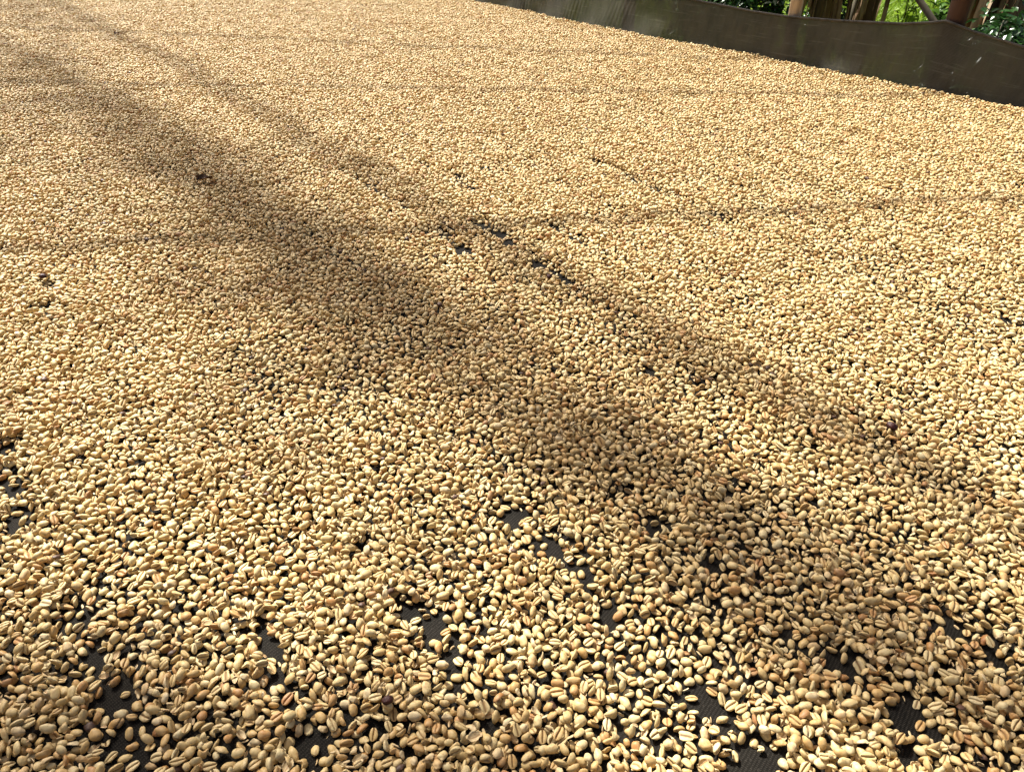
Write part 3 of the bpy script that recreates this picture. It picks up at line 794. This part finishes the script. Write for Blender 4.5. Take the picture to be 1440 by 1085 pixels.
bg_banana(1386, 3.9, 2.3, 0.050, 'ochre brown banana stem with peeling sheaths right of the brown post', 5, 4, 12, (0.03, 0.02))
bg_banana(1412, 4.3, 2.5, 0.049, 'dark banana stem draped in grey dead leaves above the glossy shrub', 6, 4, 16, (-0.06, 0.04))
bg_banana(1438, 4.0, 2.4, 0.052, 'blackish banana stem beside the glossy leafed shrub', 7, 4, 14, (0.05, 0.0))
bg_banana(1088, 5.6, 2.2, 0.025, 'thin mottled banana sucker left of the tan post', 8, 2, 10, (0.0, 0.0))
# ------------------------------------------------------------------ shrubs
def shrub(base, h, rx, n, leaf, label, seed, mt='leaf_dark', z0=0.25):
    rd = random.Random(seed); t = empty('leafy_shrub', base); tag(t, label, 'shrub', 'shrubs behind the bed')
    st = MB(); fo = MB(); tips = []
    for k in range(9):
        an = rd.uniform(0, 6.28); rr = rx * rd.uniform(0.1, 0.9)
        e = Vector((math.cos(an) * rr, math.sin(an) * rr, h * rd.uniform(0.6, 0.98)))
        pts = [Vector((0, 0, -0.05)).lerp(e, f) + Vector((0, 0, 0.15 * math.sin(3.1 * f))) for f in (0, 0.25, 0.5, 0.75, 1)]
        st.tube(pts, [0.010, 0.008, 0.006, 0.005, 0.003], 5); tips.append(pts)
    obj('stem', st.mesh('stem'), M['wood_grey'], t)
    for k in range(n):
        pts = rd.choice(tips); f = rd.uniform(z0, 1.0) * 4; i = min(3, int(f)); c = pts[i].lerp(pts[i + 1], f - i)
        c = c + Vector((rd.gauss(0, 1), rd.gauss(0, 1), rd.gauss(0, 0.8))) * rx * 0.28
        if c.z < 0.03: continue
        an = rd.uniform(0, 6.28); el = rd.uniform(-0.9, 0.6)
        d = Vector((math.cos(an) * math.cos(el), math.sin(an) * math.cos(el), math.sin(el)))
        s = d.cross(Vector((rd.uniform(-.5, .5), rd.uniform(-.5, .5), 1))).normalized(); nn = s.cross(d)
        L_ = leaf * rd.uniform(0.6, 1.3); w = L_ * rd.uniform(0.18, 0.26)
        b = len(fo.v)
        fo.v += [c, c + d * L_ * 0.35 + s * w + nn * w * 0.4, c + d * L_ * 0.4 , c + d * L_ * 0.35 - s * w + nn * w * 0.4,
                 c + d * L_ * 0.72 + s * w * 0.75 + nn * w * 0.1, c + d * L_ * 0.75 - nn * w * 0.2, c + d * L_ * 0.72 - s * w * 0.75 + nn * w * 0.1, c + d * L_ - nn * w * 0.7]
        fo.f += [(b, b + 1, b + 2), (b, b + 2, b + 3), (b + 1, b + 4, b + 5, b + 2), (b + 2, b + 5, b + 6, b + 3), (b + 4, b + 7, b + 5), (b + 5, b + 7, b + 6)]
    f = obj('foliage', fo.mesh('foliage'), M[mt], t); f['kind'] = 'stuff'
    return t
shrub(stand(1392, 60, 3.5), 0.86, 0.26, 2300, 0.052, 'low glossy leafed shrub below the ochre banana stem', 1, 'leaf_dark', 0.6)
shrub(stand(1450, 60, 3.4), 0.86, 0.28, 2300, 0.052, 'low glossy leafed shrub below the blackish banana stem', 2, 'leaf_dark', 0.6)
shrub(stand(1055, 10, 5.4), 1.05, 0.40, 2400, 0.06, 'dark green shrub with small shining leaves left of the tan post', 3)
shrub(stand(990, 0, 5.9), 1.0, 0.45, 2000, 0.10, 'mid green shrub behind the net side, farthest from the brown post', 4, 'leaf_banana')
shrub(stand(1165, 10, 6.4), 1.1, 0.38, 2000, 0.07, 'dark shrub in the shade behind the clump of banana stems', 5)
shrub(stand(1345, 10, 5.4), 0.75, 0.22, 500, 0.10, 'small light green shrub behind the dark brown post', 6, 'leaf_banana')
shrub(stand(1275, 20, 6.4), 0.58, 0.14, 90, 0.09, 'small pale weed on the sunlit grass beside the leaning pole', 7, 'grass')
shrub(stand(1440, 10, 5.6), 1.2, 0.6, 2400, 0.07, 'dark shrub in the shade behind the ochre banana stem', 8)

# ------------------------------------------------------------------ grass
rg = np.random.default_rng(3)
NG = 90000
dist = 3.6 + 11.5 * rg.random(NG) ** 1.25; az = np.radians(rg.uniform(4, 44, NG))
gx, gy = dist * np.sin(az), dist * np.cos(az)
k = (gx * N.x + gy * N.y > NF + 0.35); gx, gy = gx[k], gy[k]; NG = len(gx)
hh = rg.uniform(0.12, 0.34, NG) * (0.6 + 0.8 * vnoise(9, gx / 0.5 + 50, gy / 0.5 + 50)); wd = rg.uniform(0.005, 0.012, NG)
an = rg.uniform(0, 6.28, NG); la = rg.uniform(0, 6.28, NG); ll = hh * rg.uniform(0.2, 0.9, NG)
sx, sy = np.cos(an) * wd, np.sin(an) * wd; lx, ly = np.cos(la) * ll, np.sin(la) * ll
z0 = np.zeros(NG)
P = np.stack([np.stack([gx - sx, gy - sy, z0], -1), np.stack([gx + sx, gy + sy, z0], -1),
              np.stack([gx + sx * .8 + lx * .4, gy + sy * .8 + ly * .4, hh * .65], -1), np.stack([gx - sx * .8 + lx * .4, gy - sy * .8 + ly * .4, hh * .65], -1),
              np.stack([gx + lx, gy + ly, hh], -1)], 1).reshape(-1, 3)
me = bpy.data.meshes.new('grass')
me.vertices.add(NG * 5); me.vertices.foreach_set('co', P.astype(np.float32).ravel())
i0 = np.arange(NG)[:, None] * 5
lv = np.concatenate([i0 + np.array([[0, 1, 2, 3]]), i0 + np.array([[3, 2, 4]])], 1).ravel()
me.loops.add(NG * 7); me.loops.foreach_set('vertex_index', lv.astype(np.int32))
me.polygons.add(NG * 2)
ls = np.stack([np.arange(NG) * 7, np.arange(NG) * 7 + 4], 1).ravel()
me.polygons.foreach_set('loop_start', ls.astype(np.int32))
me.update(calc_edges=True); me.validate()
tag(obj('grass', me, M['grass']), 'bright green sunlit grass and weeds beyond the bed', 'grass', kind='stuff')
